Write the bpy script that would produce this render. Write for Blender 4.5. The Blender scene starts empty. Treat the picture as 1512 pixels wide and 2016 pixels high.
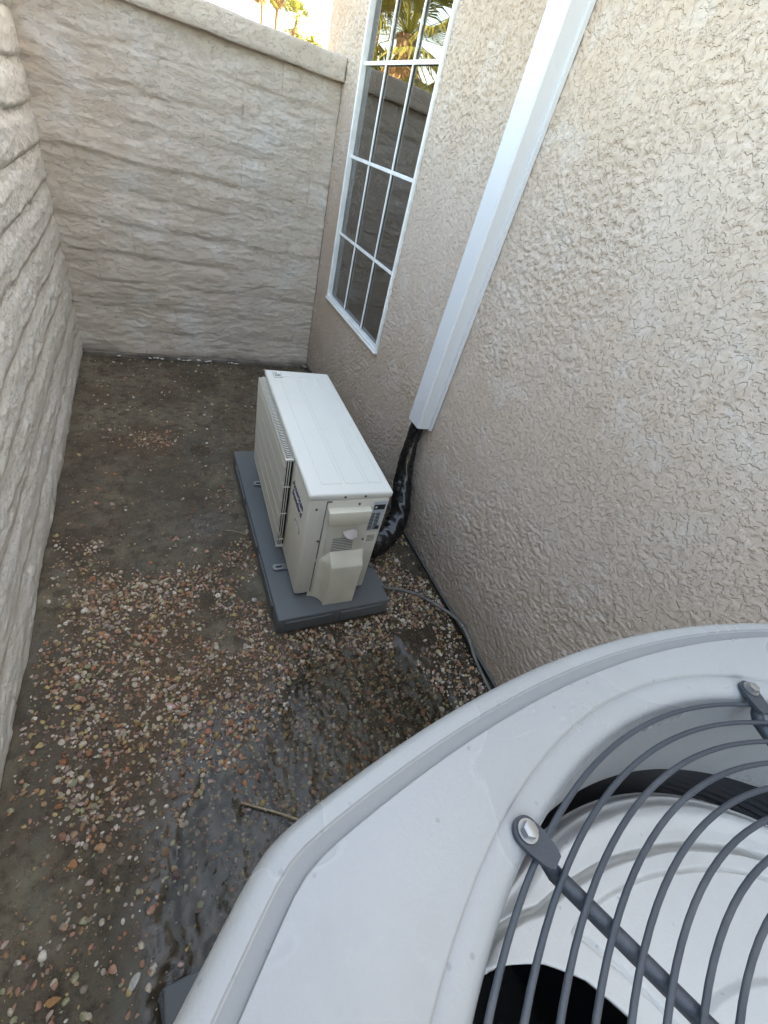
import bpy, bmesh, math, random
import numpy as np
from mathutils import Vector, Matrix

random.seed(7)
S = bpy.context.scene
COL = S.collection
PI = math.pi

# ------------------------------------------------------------------ camera
CAM = Vector((-1.05415, -3.25578, 1.45))
Rr = [(0.8951677, -0.3774611, 0.2370610), (-0.0842997, -0.6656214, -0.7415132), (0.4376852, 0.6437945, -0.6276626)]
cd = bpy.data.cameras.new('camera')
cam = bpy.data.objects.new('camera', cd)
COL.objects.link(cam)
X, Y, Z = Vector(Rr[0]), -Vector(Rr[1]), -Vector(Rr[2])
cam.matrix_world = Matrix(((X.x, Y.x, Z.x, CAM.x), (X.y, Y.y, Z.y, CAM.y), (X.z, Y.z, Z.z, CAM.z), (0, 0, 0, 1)))
cd.sensor_fit = 'VERTICAL'
cd.sensor_height = 24.0
cd.lens = 843.48 / 2016 * 24.0
cd.clip_start = 0.01
cd.clip_end = 1000
S.camera = cam

# ------------------------------------------------------------------ light
SUN_EL, SUN_AZ = math.radians(33), math.radians(98)     # azimuth clockwise from +Y
W = bpy.data.worlds.new('World'); S.world = W; W.use_nodes = True
wn = W.node_tree.nodes; wl = W.node_tree.links
sky = wn.new('ShaderNodeTexSky'); sky.sky_type = 'NISHITA'; sky.sun_disc = False
sky.sun_elevation = SUN_EL; sky.sun_rotation = SUN_AZ
sky.air_density = 1.0; sky.dust_density = 2.6; sky.ozone_density = 0.8
bg = wn['Background']; bg.inputs['Strength'].default_value = 0.15
wl.new(sky.outputs['Color'], bg.inputs['Color'])
sd = bpy.data.lights.new('sun', 'SUN'); sd.energy = 4.0; sd.angle = math.radians(0.5); sd.color = (1, .93, .82)
so = bpy.data.objects.new('sun', sd); COL.objects.link(so)
sdir = Vector((math.sin(SUN_AZ) * math.cos(SUN_EL), math.cos(SUN_AZ) * math.cos(SUN_EL), math.sin(SUN_EL)))
so.rotation_euler = sdir.to_track_quat('Z', 'Y').to_euler()
S.view_settings.view_transform = 'Standard'; S.view_settings.look = 'None'
S.view_settings.gamma = 1; S.view_settings.use_curve_mapping = False
S.view_settings.exposure = 3.3
S.view_settings.use_white_balance = True
S.view_settings.white_balance_temperature = 9000
S.view_settings.white_balance_tint = 6
S.render.engine = 'CYCLES'
S.cycles.use_denoising = True
S.cycles.max_bounces = 8
S.cycles.transparent_max_bounces = 12
S.cycles.caustics_refractive = False
S.cycles.caustics_reflective = False

# ------------------------------------------------------------------ noise
_rs = np.random.RandomState(11)
_T = _rs.rand(256, 256)
def vn(x, y):
    xi = np.floor(x).astype(int); yi = np.floor(y).astype(int)
    fx = x - xi; fy = y - yi
    fx = fx * fx * fx * (fx * (fx * 6 - 15) + 10); fy = fy * fy * fy * (fy * (fy * 6 - 15) + 10)
    a = _T[xi & 255, yi & 255]; b = _T[(xi + 1) & 255, yi & 255]
    c = _T[xi & 255, (yi + 1) & 255]; d = _T[(xi + 1) & 255, (yi + 1) & 255]
    return (a * (1 - fx) + b * fx) * (1 - fy) + (c * (1 - fx) + d * fx) * fy
def fbm(x, y, o=4, g=0.5):
    s = 0; a = 1; t = 0
    for i in range(o):
        s = s + a * vn(x * 2 ** i + 17.3 * i, y * 2 ** i + 5.1 * i); t += a; a *= g
    return s / t
def sst(a, b, x):
    t = np.clip((x - a) / (b - a), 0, 1); return t * t * (3 - 2 * t)

# ------------------------------------------------------------------ objects
def link(name, me, parent=None, mat=None, smooth=False):
    o = bpy.data.objects.new(name, me); COL.objects.link(o)
    if parent: o.parent = parent
    if mat and not me.materials: me.materials.append(mat)
    if smooth:
        me.polygons.foreach_set('use_smooth', [True] * len(me.polygons))
    return o
def pyd(name, v, f):
    me = bpy.data.meshes.new(name); me.from_pydata([tuple(p) for p in v], [], [tuple(q) for q in f]); me.update(); return me
def npmesh(name, v, quads):
    me = bpy.data.meshes.new(name)
    v = np.asarray(v, np.float32); q = np.asarray(quads, np.int32); k = q.shape[1]
    me.vertices.add(len(v)); me.vertices.foreach_set('co', v.ravel())
    me.loops.add(q.size); me.loops.foreach_set('vertex_index', q.ravel())
    me.polygons.add(len(q)); me.polygons.foreach_set('loop_start', np.arange(0, q.size, k, dtype=np.int32))
    me.polygons.foreach_set('loop_total', np.full(len(q), k, np.int32))
    me.update(calc_edges=True); return me
def gridquads(nu, nv):
    i = np.arange((nu - 1) * (nv - 1)); a = (i // (nv - 1)) * nv + i % (nv - 1)
    return np.stack([a, a + nv, a + nv + 1, a + 1], 1)
def empty(name, label, cat, loc=(0, 0, 0), rz=0, group=None):
    o = bpy.data.objects.new(name, None); COL.objects.link(o)
    o.location = loc; o.rotation_euler = (0, 0, rz); o.empty_display_size = .05
    o['label'] = label; o['category'] = cat
    if group: o['group'] = group
    return o
def tag(o, label, cat, group=None):
    o['label'] = label; o['category'] = cat
    if group: o['group'] = group
    return o
def kind(o, k, label=None):
    o['kind'] = k
    if label: o['label'] = label
    return o
def autosmooth(me, ang=35):
    me.polygons.foreach_set('use_smooth', [True] * len(me.polygons))
    me.set_sharp_from_angle(angle=math.radians(ang))
def bm_box(bm, c, s, bev=0, seg=2, rot=None):
    r = bmesh.ops.create_cube(bm, size=1)
    vs = r['verts']
    bmesh.ops.scale(bm, vec=s, verts=vs)
    if bev:
        es = list({e for v in vs for e in v.link_edges})
        rb = bmesh.ops.bevel(bm, geom=es, offset=bev, segments=seg, affect='EDGES', profile=.5)
        vs = list({v for f in rb['faces'] for v in f.verts} | {v for v in vs if v.is_valid})
        # collect all verts linked to these
        st = list(vs); seen = set(vs)
        while st:
            v = st.pop()
            for e in v.link_edges:
                w = e.other_vert(v)
                if w not in seen: seen.add(w); st.append(w)
        vs = list(seen)
    if rot is not None: bmesh.ops.rotate(bm, matrix=rot, verts=vs)
    bmesh.ops.translate(bm, vec=c, verts=vs)
    return vs
def box(name, c, s, mat, parent=None, bev=0, seg=2, rot=None):
    bm = bmesh.new(); bm_box(bm, c, s, bev, seg, rot)
    me = bpy.data.meshes.new(name); bm.to_mesh(me); bm.free()
    if bev: autosmooth(me)
    return link(name, me, parent, mat)
def boxes(name, L, mat, parent=None, bev=0, seg=1):
    bm = bmesh.new()
    for c, s in L: bm_box(bm, c, s, bev, seg)
    me = bpy.data.meshes.new(name); bm.to_mesh(me); bm.free()
    if bev: autosmooth(me)
    return link(name, me, parent, mat)
def tube_vf(pts, rad, n=10, closed=False, fn=None):
    P = [Vector(p) for p in pts]; N = len(P); V = []; F = []
    up = Vector((0.13, .07, 1))
    t0 = (P[1] - P[0]).normalized(); nrm = t0.cross(up).normalized()
    for i in range(N):
        if closed: t = (P[(i + 1) % N] - P[i - 1]).normalized()
        else: t = (P[min(i + 1, N - 1)] - P[max(i - 1, 0)]).normalized()
        nrm = (nrm - t * nrm.dot(t)).normalized(); b = t.cross(nrm)
        r = rad[i] if hasattr(rad, '__len__') else rad
        for k in range(n):
            a = 2 * PI * k / n
            rr = r * (fn(i / (N - 1), a) if fn else 1)
            V.append(P[i] + nrm * math.cos(a) * rr + b * math.sin(a) * rr)
    for i in range(N if closed else N - 1):
        for k in range(n):
            j = (i + 1) % N
            F.append((i * n + k, i * n + (k + 1) % n, j * n + (k + 1) % n, j * n + k))
    if not closed:
        F.append(tuple(range(n))[::-1]); F.append(tuple((N - 1) * n + k for k in range(n)))
    return V, F
def tube(name, pts, rad, mat, parent=None, n=10, closed=False, fn=None):
    V, F = tube_vf(pts, rad, n, closed, fn)
    me = pyd(name, V, F); autosmooth(me, 50)
    return link(name, me, parent, mat)
def catmull(P, m=8):
    P = [Vector(p) for p in P]; P = [P[0] * 2 - P[1]] + P + [P[-1] * 2 - P[-2]]; o = []
    for i in range(1, len(P) - 2):
        for k in range(m):
            t = k / m; a, b, c, d = P[i - 1:i + 3]
            o.append(.5 * ((2 * b) + (c - a) * t + (2 * a - 5 * b + 4 * c - d) * t * t + (3 * b - a - 3 * c + d) * t ** 3))
    o.append(P[-2]); return o
def prism(name, poly, axis, a, b, mat, parent=None, bev=0):
    """extrude a 2D polygon along an axis between a and b"""
    def pt(p, h):
        return {'z': (p[0], p[1], h), 'y': (p[0], h, p[1]), 'x': (h, p[0], p[1])}[axis]
    n = len(poly); V = [pt(p, a) for p in poly] + [pt(p, b) for p in poly]
    F = [tuple(range(n))[::-1], tuple(range(n, 2 * n))] + [(i, (i + 1) % n, n + (i + 1) % n, n + i) for i in range(n)]
    me = pyd(name, V, F)
    bm = bmesh.new(); bm.from_mesh(me); bmesh.ops.recalc_face_normals(bm, faces=bm.faces)
    if bev: bmesh.ops.bevel(bm, geom=list(bm.edges), offset=bev, segments=2, affect='EDGES', profile=.5)
    bm.to_mesh(me); bm.free()
    if bev: autosmooth(me)
    return link(name, me, parent, mat)
def cyl(name, c, r, h, mat, parent=None, n=16, axis='z', bev=0):
    bm = bmesh.new(); bmesh.ops.create_cone(bm, cap_ends=True, segments=n, radius1=r, radius2=r, depth=h)
    if bev: bmesh.ops.bevel(bm, geom=[e for e in bm.edges if len(e.link_faces) == 2 and any(len(f.verts) > 4 for f in e.link_faces)], offset=bev, segments=2, affect='EDGES', profile=.5)
    if axis == 'y': bmesh.ops.rotate(bm, matrix=Matrix.Rotation(PI / 2, 3, 'X'), verts=bm.verts)
    if axis == 'x': bmesh.ops.rotate(bm, matrix=Matrix.Rotation(PI / 2, 3, 'Y'), verts=bm.verts)
    bmesh.ops.translate(bm, vec=c, verts=bm.verts)
    me = bpy.data.meshes.new(name); bm.to_mesh(me); bm.free(); autosmooth(me)
    return link(name, me, parent, mat)
def ring_plate(name, outer, inner, z0, z1, mat, parent):
    n = len(outer); V = [(x, y, z0) for x, y in outer] + [(x, y, z0) for x, y in inner] + [(x, y, z1) for x, y in outer] + [(x, y, z1) for x, y in inner]
    F = []
    for i in range(n):
        j = (i + 1) % n
        F += [(i, n + i, n + j, j), (2 * n + i, 2 * n + j, 3 * n + j, 3 * n + i), (i, j, 2 * n + j, 2 * n + i), (n + i, 3 * n + i, 3 * n + j, n + j)]
    return link(name, pyd(name, V, F), parent, mat)
def rrect(cx, cy, w, h, r, k=5):
    o = []
    for sx, sy, a0 in ((1, 1, 0), (-1, 1, 90), (-1, -1, 180), (1, -1, 270)):
        for i in range(k + 1):
            a = math.radians(a0 + 90 * i / k)
            o.append((cx + sx * (w / 2 - r) + r * math.cos(a), cy + sy * (h / 2 - r) + r * math.sin(a)))
    return o

# ------------------------------------------------------------------ materials
class NT:
    def __init__(s, name):
        s.m = bpy.data.materials.new(name); s.m.use_nodes = True
        s.t = s.m.node_tree; s.p = s.t.nodes['Principled BSDF']; s.out = s.t.nodes['Material Output']
        s.tc = s.t.nodes.new('ShaderNodeTexCoord')
    def n(s, typ, **k):
        nd = s.t.nodes.new(typ)
        for a, v in k.items(): setattr(nd, a, v)
        return nd
    def l(s, a, b): s.t.links.new(a, b)
    def noise(s, scale, detail=4, rough=.55, vec=None, dist=0):
        nd = s.n('ShaderNodeTexNoise'); nd.inputs['Scale'].default_value = scale
        nd.inputs['Detail'].default_value = detail; nd.inputs['Roughness'].default_value = rough
        nd.inputs['Distortion'].default_value = dist
        s.l(vec if vec else s.tc.outputs['Object'], nd.inputs['Vector']); return nd.outputs['Fac']
    def vor(s, scale, feature='F1', vec=None):
        nd = s.n('ShaderNodeTexVoronoi', feature=feature); nd.inputs['Scale'].default_value = scale
        s.l(vec if vec else s.tc.outputs['Object'], nd.inputs['Vector']); return nd
    def ramp(s, fac, stops):
        r = s.n('ShaderNodeValToRGB'); e = r.color_ramp.elements
        while len(e) < len(stops): e.new(.5)
        for q, (p, c) in zip(e, stops):
            q.position = p; q.color = (*c, 1) if len(c) == 3 else c
        s.l(fac, r.inputs['Fac']); return r.outputs['Color']
    def mp(s, fac, a, b, c=0, d=1):
        m = s.n('ShaderNodeMapRange'); m.interpolation_type = 'SMOOTHSTEP'
        for i, v in zip((1, 2, 3, 4), (a, b, c, d)): m.inputs[i].default_value = v
        s.l(fac, m.inputs[0]); return m.outputs[0]
    def math(s, op, a, b=None):
        m = s.n('ShaderNodeMath', operation=op)
        for i, v in enumerate((a, b)):
            if v is None: continue
            if isinstance(v, (int, float)): m.inputs[i].default_value = v
            else: s.l(v, m.inputs[i])
        return m.outputs[0]
    def mix(s, fac, a, b, bt='MIX'):
        m = s.n('ShaderNodeMix', data_type='RGBA', blend_type=bt)
        for i, v in ((0, fac), (6, a), (7, b)):
            if isinstance(v, (int, float)): m.inputs[i].default_value = v
            elif isinstance(v, tuple): m.inputs[i].default_value = (*v, 1)
            else: s.l(v, m.inputs[i])
        return m.outputs[2]
    def bump(s, h, dist, strength=1, prev=None):
        b = s.n('ShaderNodeBump'); b.inputs['Distance'].default_value = dist; b.inputs['Strength'].default_value = strength
        s.l(h, b.inputs['Height'])
        if prev: s.l(prev, b.inputs['Normal'])
        return b.outputs['Normal']
    def stretch(s, sc):
        m = s.n('ShaderNodeMapping'); m.inputs['Scale'].default_value = sc
        s.l(s.tc.outputs['Object'], m.inputs['Vector']); return m.outputs['Vector']
    def done(s, col=None, rough=None, normal=None, metal=None, spec=None):
        for k, v in (('Base Color', col), ('Roughness', rough), ('Normal', normal), ('Metallic', metal), ('Specular IOR Level', spec)):
            if v is None: continue
            i = s.p.inputs[k]
            if isinstance(v, tuple): i.default_value = (*v, 1)
            elif isinstance(v, (int, float)): i.default_value = v
            else: s.l(v, i)
        return s.m
def simple(name, col, rough=.5, metal=0, var=.08, scale=14, bump=0, bscale=60, spec=.5):
    m = NT(name); f = m.noise(scale, 5)
    c = m.mix(m.mp(f, .3, .7), tuple(x * (1 - var) for x in col), tuple(min(1, x * (1 + var)) for x in col))
    nn = m.bump(m.noise(bscale, 4), bump) if bump else None
    r = m.mp(f, .2, .8, max(.05, rough - .06), rough + .06)
    return m.done(c, r, nn, metal, spec)

def mat_stucco():
    m = NT('stucco')
    v = m.n('ShaderNodeVectorMath', operation='ADD')
    w = m.n('ShaderNodeTexNoise'); w.inputs['Scale'].default_value = 30; w.inputs['Detail'].default_value = 2
    m.l(m.tc.outputs['Object'], w.inputs['Vector'])
    ws = m.n('ShaderNodeVectorMath', operation='SCALE'); ws.inputs['Scale'].default_value = .016
    m.l(w.outputs['Color'], ws.inputs[0]); m.l(m.tc.outputs['Object'], v.inputs[0]); m.l(ws.outputs[0], v.inputs[1])
    P = v.outputs[0]
    a = m.noise(62, 3, .55, P)
    isl = m.mp(a, .45, .535)                        # flattened islands of troweled dash
    b = m.noise(150, 3, .6, P)
    c = m.noise(420, 2, .6)
    h = m.math('ADD', m.math('MULTIPLY', isl, .62), m.math('ADD', m.math('MULTIPLY', b, .55), m.math('MULTIPLY', c, .14)))
    n2 = m.bump(h, .0038, 1.0)
    big = m.noise(1.3, 4, .6)
    blot = m.noise(9, 4, .65)
    col = m.mix(m.mp(big, .3, .7), (.505, .395, .315), (.545, .45, .38))
    gate = m.mp(m.noise(1.7, 3, .5), .42, .60)
    col = m.mix(m.math('MULTIPLY', m.mp(blot, .50, .62, 0, .38), gate), col, (.60, .55, .515))
    col = m.mix(m.mp(m.noise(6, 4, .7), .60, .68, 0, .4), col, (.44, .335, .26))
    # damp splash band at the foot of the wall
    sx = m.n('ShaderNodeSeparateXYZ'); m.l(m.tc.outputs['Object'], sx.inputs[0])
    wob = m.math('ADD', sx.outputs['Z'], m.math('MULTIPLY', blot, .35))
    col = m.mix(m.mp(wob, .22, .62, .62, 0), col, (.33, .265, .215))
    return m.done(col, .80, n2, spec=.35)
def mat_slump(name, a, b, lime):
    m = NT(name)
    v = m.stretch((1, 1, 2.2))
    n1 = m.noise(7, 6, .6, v); n2 = m.noise(45, 5, .65); n3 = m.noise(190, 3, .6)
    h = m.math('ADD', m.math('MULTIPLY', n2, .7), m.math('MULTIPLY', n3, .3))
    bb = m.bump(h, .005, 1)
    bb = m.bump(m.mp(m.noise(28, 5, .7, v), .5, .62), .0025, .8, bb)
    col = m.mix(m.mp(n1, .3, .7), a, b)
    col = m.mix(m.mp(m.noise(3.2, 5, .65), .48, .68, 0, .7), col, lime)
    col = m.mix(m.mp(m.noise(60, 3, .6), .68, .76, 0, .35), col, tuple(x * .55 for x in a))
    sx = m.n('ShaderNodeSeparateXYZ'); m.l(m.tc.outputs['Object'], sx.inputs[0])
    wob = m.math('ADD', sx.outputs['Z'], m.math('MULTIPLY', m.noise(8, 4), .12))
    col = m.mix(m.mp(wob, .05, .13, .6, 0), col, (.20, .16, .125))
    return m.done(col, .9, bb, spec=.2)
def mat_soil():
    m = NT('soil')
    at = m.n('ShaderNodeAttribute', attribute_name='wet'); wet = at.outputs['Fac']
    n1 = m.noise(3.0, 6, .62); n2 = m.noise(22, 6, .68); n3 = m.noise(140, 4, .7)
    c = m.ramp(n1, [(.30, (.075, .055, .036)), (.48, (.135, .105, .073)), (.62, (.195, .168, .120)), (.75, (.130, .092, .062))])
    c = m.mix(m.mp(n2, .45, .62, 0, .70), c, (.045, .034, .024))
    c = m.mix(m.mp(m.noise(11, 4), .56, .70, 0, .5), c, (.215, .205, .160))
    c = m.mix(m.mp(m.vor(260).outputs['Distance'], .0, .30, .40, 0), c, (.30, .25, .19))
    hp = m.n('ShaderNodeAttribute', attribute_name='heap').outputs['Fac']
    c = m.mix(m.math('MULTIPLY', hp, .75), c, (.125, .082, .052))
    c = m.mix(wet, c, (.040, .031, .022))
    r = m.mp(wet, .1, 1, .80, .13)
    h = m.math('ADD', m.math('MULTIPLY', n2, .6), m.math('MULTIPLY', n3, .4))
    b = m.n('ShaderNodeBump'); b.inputs['Distance'].default_value = .016; m.l(h, b.inputs['Height']); m.l(m.mp(wet, .1, .9, 1, .12), b.inputs['Strength'])
    return m.done(c, r, b.outputs['Normal'], spec=.45)
PEB = [(.0, (.33, .215, .135)), (.12, (.46, .39, .31)), (.25, (.24, .135, .08)), (.36, (.38, .20, .145)), (.47, (.25, .20, .165)), (.57, (.40, .30, .14)), (.67, (.55, .50, .44)), (.75, (.19, .12, .11)), (.82, (.36, .16, .08)), (.88, (.31, .30, .19)), (.94, (.44, .33, .30))]
def mat_pebble(name, obj=False, dark=1.0):
    m = NT(name)
    if obj: f = m.n('ShaderNodeObjectInfo').outputs['Random']
    else: f = m.n('ShaderNodeAttribute', attribute_name='tone').outputs['Fac']
    r = m.n('ShaderNodeValToRGB'); r.color_ramp.interpolation = 'CONSTANT'; e = r.color_ramp.elements
    while len(e) < len(PEB): e.new(.5)
    for q, (p, c) in zip(e, PEB): q.position = p; q.color = (*[min(.8, x * 1.12 * dark) for x in c], 1)
    m.l(f, r.inputs['Fac'])
    n = m.noise(90, 5, .65)
    c = m.mix(m.mp(n, .46, .68, 0, .45), r.outputs['Color'], (.14, .095, .06))
    c = m.mix(m.mp(m.noise(55, 4), .6, .72, 0, .4), c, (.5, .42, .33))
    return m.done(c, .5, m.bump(m.noise(260, 4), .002, 1), spec=.45)
def mat_glassy(name, ior, tint, rough=0., back=None):
    m = NT(name); t = m.t
    t.nodes.remove(m.p)
    tr = m.n('ShaderNodeBsdfTransparent'); tr.inputs['Color'].default_value = (*tint, 1)
    gl = m.n('ShaderNodeBsdfGlossy'); gl.inputs['Roughness'].default_value = rough; gl.inputs['Color'].default_value = (1, 1, 1, 1)
    fr = m.n('ShaderNodeFresnel'); fr.inputs['IOR'].default_value = ior
    mx = m.n('ShaderNodeMixShader')
    m.l(fr.outputs[0], mx.inputs[0]); m.l(tr.outputs[0], mx.inputs[1]); m.l(gl.outputs[0], mx.inputs[2])
    m.l(mx.outputs[0], m.out.inputs['Surface'])
    return m, gl, fr
def mat_paint(name, col, rough, dirt=(.42, .40, .37), amt=.35, speck=True, film=False):
    m = NT(name)
    n1 = m.noise(5, 6, .65); n2 = m.noise(38, 5, .7)
    c = m.mix(m.mp(n1, .45, .75, 0, amt), col, dirt)
    c = m.mix(m.mp(n2, .60, .74, 0, amt * .6), c, tuple(min(1, x * 1.15) for x in col))
    if speck: c = m.mix(m.mp(m.vor(55).outputs['Distance'], .04, .10, .5, 0), c, tuple(x * .55 for x in col))
    r = m.mp(n1, .3, .7, rough - .08, rough + .12)
    if film:                                        # drying water films with crisp tide marks, fine scratches
        w = m.noise(6.5, 3, .5, dist=.35); ed = m.mp(w, .53, .545)
        c = m.mix(m.math('MULTIPLY', ed, .28), c, tuple(x * .86 for x in col))
        c = m.mix(m.math('MULTIPLY', m.mp(m.math('ABSOLUTE', m.math('SUBTRACT', w, .537)), .0, .006, .14, 0), 1.), c, tuple(min(1, x * 1.35) for x in col))
        sc = m.mp(m.noise(9, 2, .5, m.stretch((1, 22, 1)), 1.5), .72, .74, 0, .22); c = m.mix(sc, c, tuple(x * 1.4 for x in col))
        r = m.math('SUBTRACT', r, m.math('MULTIPLY', ed, .08))
    return m.done(c, r, m.bump(m.noise(420, 3), .0005, .6), spec=.5)

M = dict(
    stucco=mat_stucco(),
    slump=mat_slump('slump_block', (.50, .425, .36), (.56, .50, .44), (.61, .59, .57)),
    slump_skylit=mat_slump('slump_block_skylit', (.69, .66, .605), (.75, .725, .68), (.79, .785, .76)),  # left wall's extra skylight is put into this paler block colour
    soil=mat_soil(),
    pebble=mat_pebble('pebble_single', True), gravel=mat_pebble('gravel'),
    frame=simple('window_vinyl', (.80, .81, .80), .4),
    cover=mat_paint('cover_vinyl', (.60, .612, .635), .55, (.62, .62, .60), .2),
    tape=None,
    split=mat_paint('split_paint', (.63, .615, .555), .42, (.50, .47, .41), .35, False),
    lid=mat_paint('lid_paint', (.66, .66, .625), .40, (.58, .565, .52), .40, False),
    cream=simple('cream_plastic', (.66, .64, .545), .5, var=.05),
    groove=simple('shadow_gap', (.10, .10, .10), .7),
    coil=simple('coil_black', (.075, .075, .08), .5),
    dark=simple('dark_interior', (.004, .004, .0045), .7),
    pad=mat_paint('pad_plastic', (.105, .118, .128), .62, (.13, .13, .125), .5),
    steel=simple('zinc_steel', (.36, .37, .38), .42, .85, bump=.0005),
    screw=simple('screw_head', (.16, .13, .11), .45, .6),
    cond=mat_paint('condenser_paint', (.325, .330, .332), .34, (.285, .28, .27), .6, film=True),
    residue=mat_paint('settled_residue', (.225, .232, .235), .5, (.26, .255, .245), .6),
    wire=mat_paint('wire_coat', (.036, .046, .060), .42, (.19, .19, .19), .4, False),
    blade=mat_paint('fan_blade', (.76, .75, .72), .30, (.66, .60, .55), .5),
    ink=simple('blue_ink', (.03, .035, .16), .5),
    black=simple('black_print', (.02, .02, .022), .5),
    label=simple('label_silver', (.42, .46, .50), .35),
    labelw=simple('label_white', (.72, .72, .66), .5),
    conduit=simple('conduit_grey', (.13, .125, .115), .55, var=.3, scale=30),
    conc=simple('footing_concrete', (.16, .14, .12), .9, var=.35, bump=.006, bscale=40),
    efflo=simple('efflorescence', (.62, .62, .60), .9, var=.15, bump=.004),
    paper=simple('paper_scrap', (.72, .66, .66), .7, var=.06),
    wood=simple('dry_stem', (.36, .29, .20), .8, var=.3, scale=60),
    trunk=simple('palm_trunk', (.22, .15, .095), .9, var=.35, scale=9, bump=.02, bscale=14),
    skirt=simple('dead_frond', (.36, .23, .12), .85, var=.35, scale=5),
    room=simple('room_paint', (.46, .40, .33), .9),
    roof=simple('roof_tile', (.40, .22, .14), .85),
    land=simple('outer_ground', (.20, .16, .12), .95, var=.3, scale=.4),
    litter=simple('brown_litter', (.17, .105, .06), .8, var=.5, scale=80),
)
def mat_leaf(name, a, b):
    m = NT(name); g = m.n('ShaderNodeNewGeometry')
    c = m.mix(m.mp(g.outputs['Random Per Island'], 0, 1), a, b)
    tl = m.n('ShaderNodeBsdfTranslucent'); m.l(c, tl.inputs['Color'])
    m.done(c, .5, spec=.35)
    mx = m.n('ShaderNodeMixShader'); mx.inputs[0].default_value = .3
    m.l(m.p.outputs[0], mx.inputs[1]); m.l(tl.outputs[0], mx.inputs[2]); m.l(mx.outputs[0], m.out.inputs['Surface'])
    return m.m
M['frond'] = mat_leaf('palm_frond', (.14, .17, .05), (.26, .25, .075))
M['leaf'] = mat_leaf('shrub_leaf', (.12, .14, .02), (.20, .18, .03))
def mat_tape():
    m = NT('black_tape'); n = m.noise(22, 5, .6)
    c = m.mix(m.mp(n, .55, .7, 0, .25), (.005, .005, .006), (.03, .028, .026))
    return m.done(c, m.mp(n, .3, .7, .16, .34), m.bump(m.noise(14, 1, .4, dist=.5), .004, .4), spec=.6)
M['tape'] = mat_tape()
wat, wgl, wfr = mat_glassy('puddle_water', 1.33, (.80, .78, .72), .01)
glz, ggl, gfr = mat_glassy('window_glass', 2.8, (.50, .51, .50), .0)
M['water'], M['glass'] = wat.m, glz.m

# ================================================================== GROUND
PX0, PX1, PY0, PY1 = -1.56, .05, -4.4, .03
def puddle(x, y):
    """1 deep inside the puddle, 0 outside"""
    w = (fbm(x * 5 + 3, y * 5, 4) - .5) * .34
    d1 = 1 - np.hypot((x + .53) / .46, (y + 2.87) / .44)
    d2 = 1 - np.hypot((x + .96) / .30, (y + 3.12) / .40)
    return np.maximum(d1, d2 * .55) + w * 1.15
def ground_h(x, y):
    p = puddle(x, y)
    h = .012 * (fbm(x * 3.1, y * 3.1, 5) - .5) + .010 * (fbm(x * 26, y * 26, 4) - .5) + .005 * (vn(x * 75, y * 75) - .5)
    h = h + .006
    h = h - .030 * sst(-.06, .42, p)
    h = h + .014 * np.exp(-(((x + 1.13) / .16) ** 2 + ((y + 1.08) / .11) ** 2))
    h = h - .012 * np.exp(-(((x + .90) / .10) ** 2 + ((y + 1.12) / .13) ** 2))
    h = h + .010 * sst(-1.30, -1.48, x)
    h = h - .016 * sst(-.12, -.03, y) - .012 * sst(-.045, -.012, x)
    return h
st = .0075
gx = np.arange(PX0, PX1 + st, st); gy = np.arange(PY0, PY1 + st, st)
GX, GY = np.meshgrid(gx, gy, indexing='ij')
GZ = ground_h(GX, GY)
me = npmesh('ground', np.stack([GX, GY, GZ], -1).reshape(-1, 3), gridquads(len(gx), len(gy)))
wet = sst(-.28, .12, puddle(GX, GY))
wet = np.maximum(wet, .85 * np.exp(-(((GX + .90) / .13) ** 2 + ((GY + 1.15) / .16) ** 2)))
wet = np.maximum(wet, .75 * np.exp(-(((GX + .95) / .16) ** 2 + ((GY + 1.75) / .17) ** 2)))
wet = np.maximum(wet, .5 * sst(.50, .64, fbm(GX * 3.7 + 9, GY * 2.6 + 4, 4)))
wet = np.maximum(wet, .92 * sst(-.95, -.60, GX + .25 * (fbm(GX * 6, GY * 6, 3) - .5)) * sst(-2.15, -2.42, GY + .2 * (fbm(GX * 5, GY * 5 + 2, 3) - .5)))
wet = np.maximum(wet, .8 * sst(-.34, -.12, GX) * sst(-1.9, -2.2, GY))
wet = np.maximum(wet, .6 * sst(-.12, -.02, GY))
a = me.attributes.new('wet', 'FLOAT', 'POINT'); a.data.foreach_set('value', wet.ravel().astype(np.float32))
HPA = sst(-1.85, -2.25, GY) * sst(-2.95, -2.7, GY) * sst(-1.45, -1.36, GX) * sst(.34, .55, fbm(GX * 4.2, GY * 4.2 + 7, 4) + .1)
HPA = np.maximum(HPA, np.exp(-(((GX + 1.13) / .16) ** 2 + ((GY + 1.08) / .11) ** 2)))
a = me.attributes.new('heap', 'FLOAT', 'POINT'); a.data.foreach_set('value', HPA.ravel().astype(np.float32))
ground = kind(link('ground', me, None, M['soil'], True), 'structure', 'damp olive brown soil of the narrow side yard between walls')
# wide ground outside the walls
kind(link('outer_ground', pyd('outer_ground', [(-400, -400, -.07), (400, -400, -.07), (400, 400, -.07), (-400, 400, -.07)], [(0, 1, 2, 3)]), None, M['land']), 'structure', 'dry flat ground beyond the yard walls')

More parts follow.
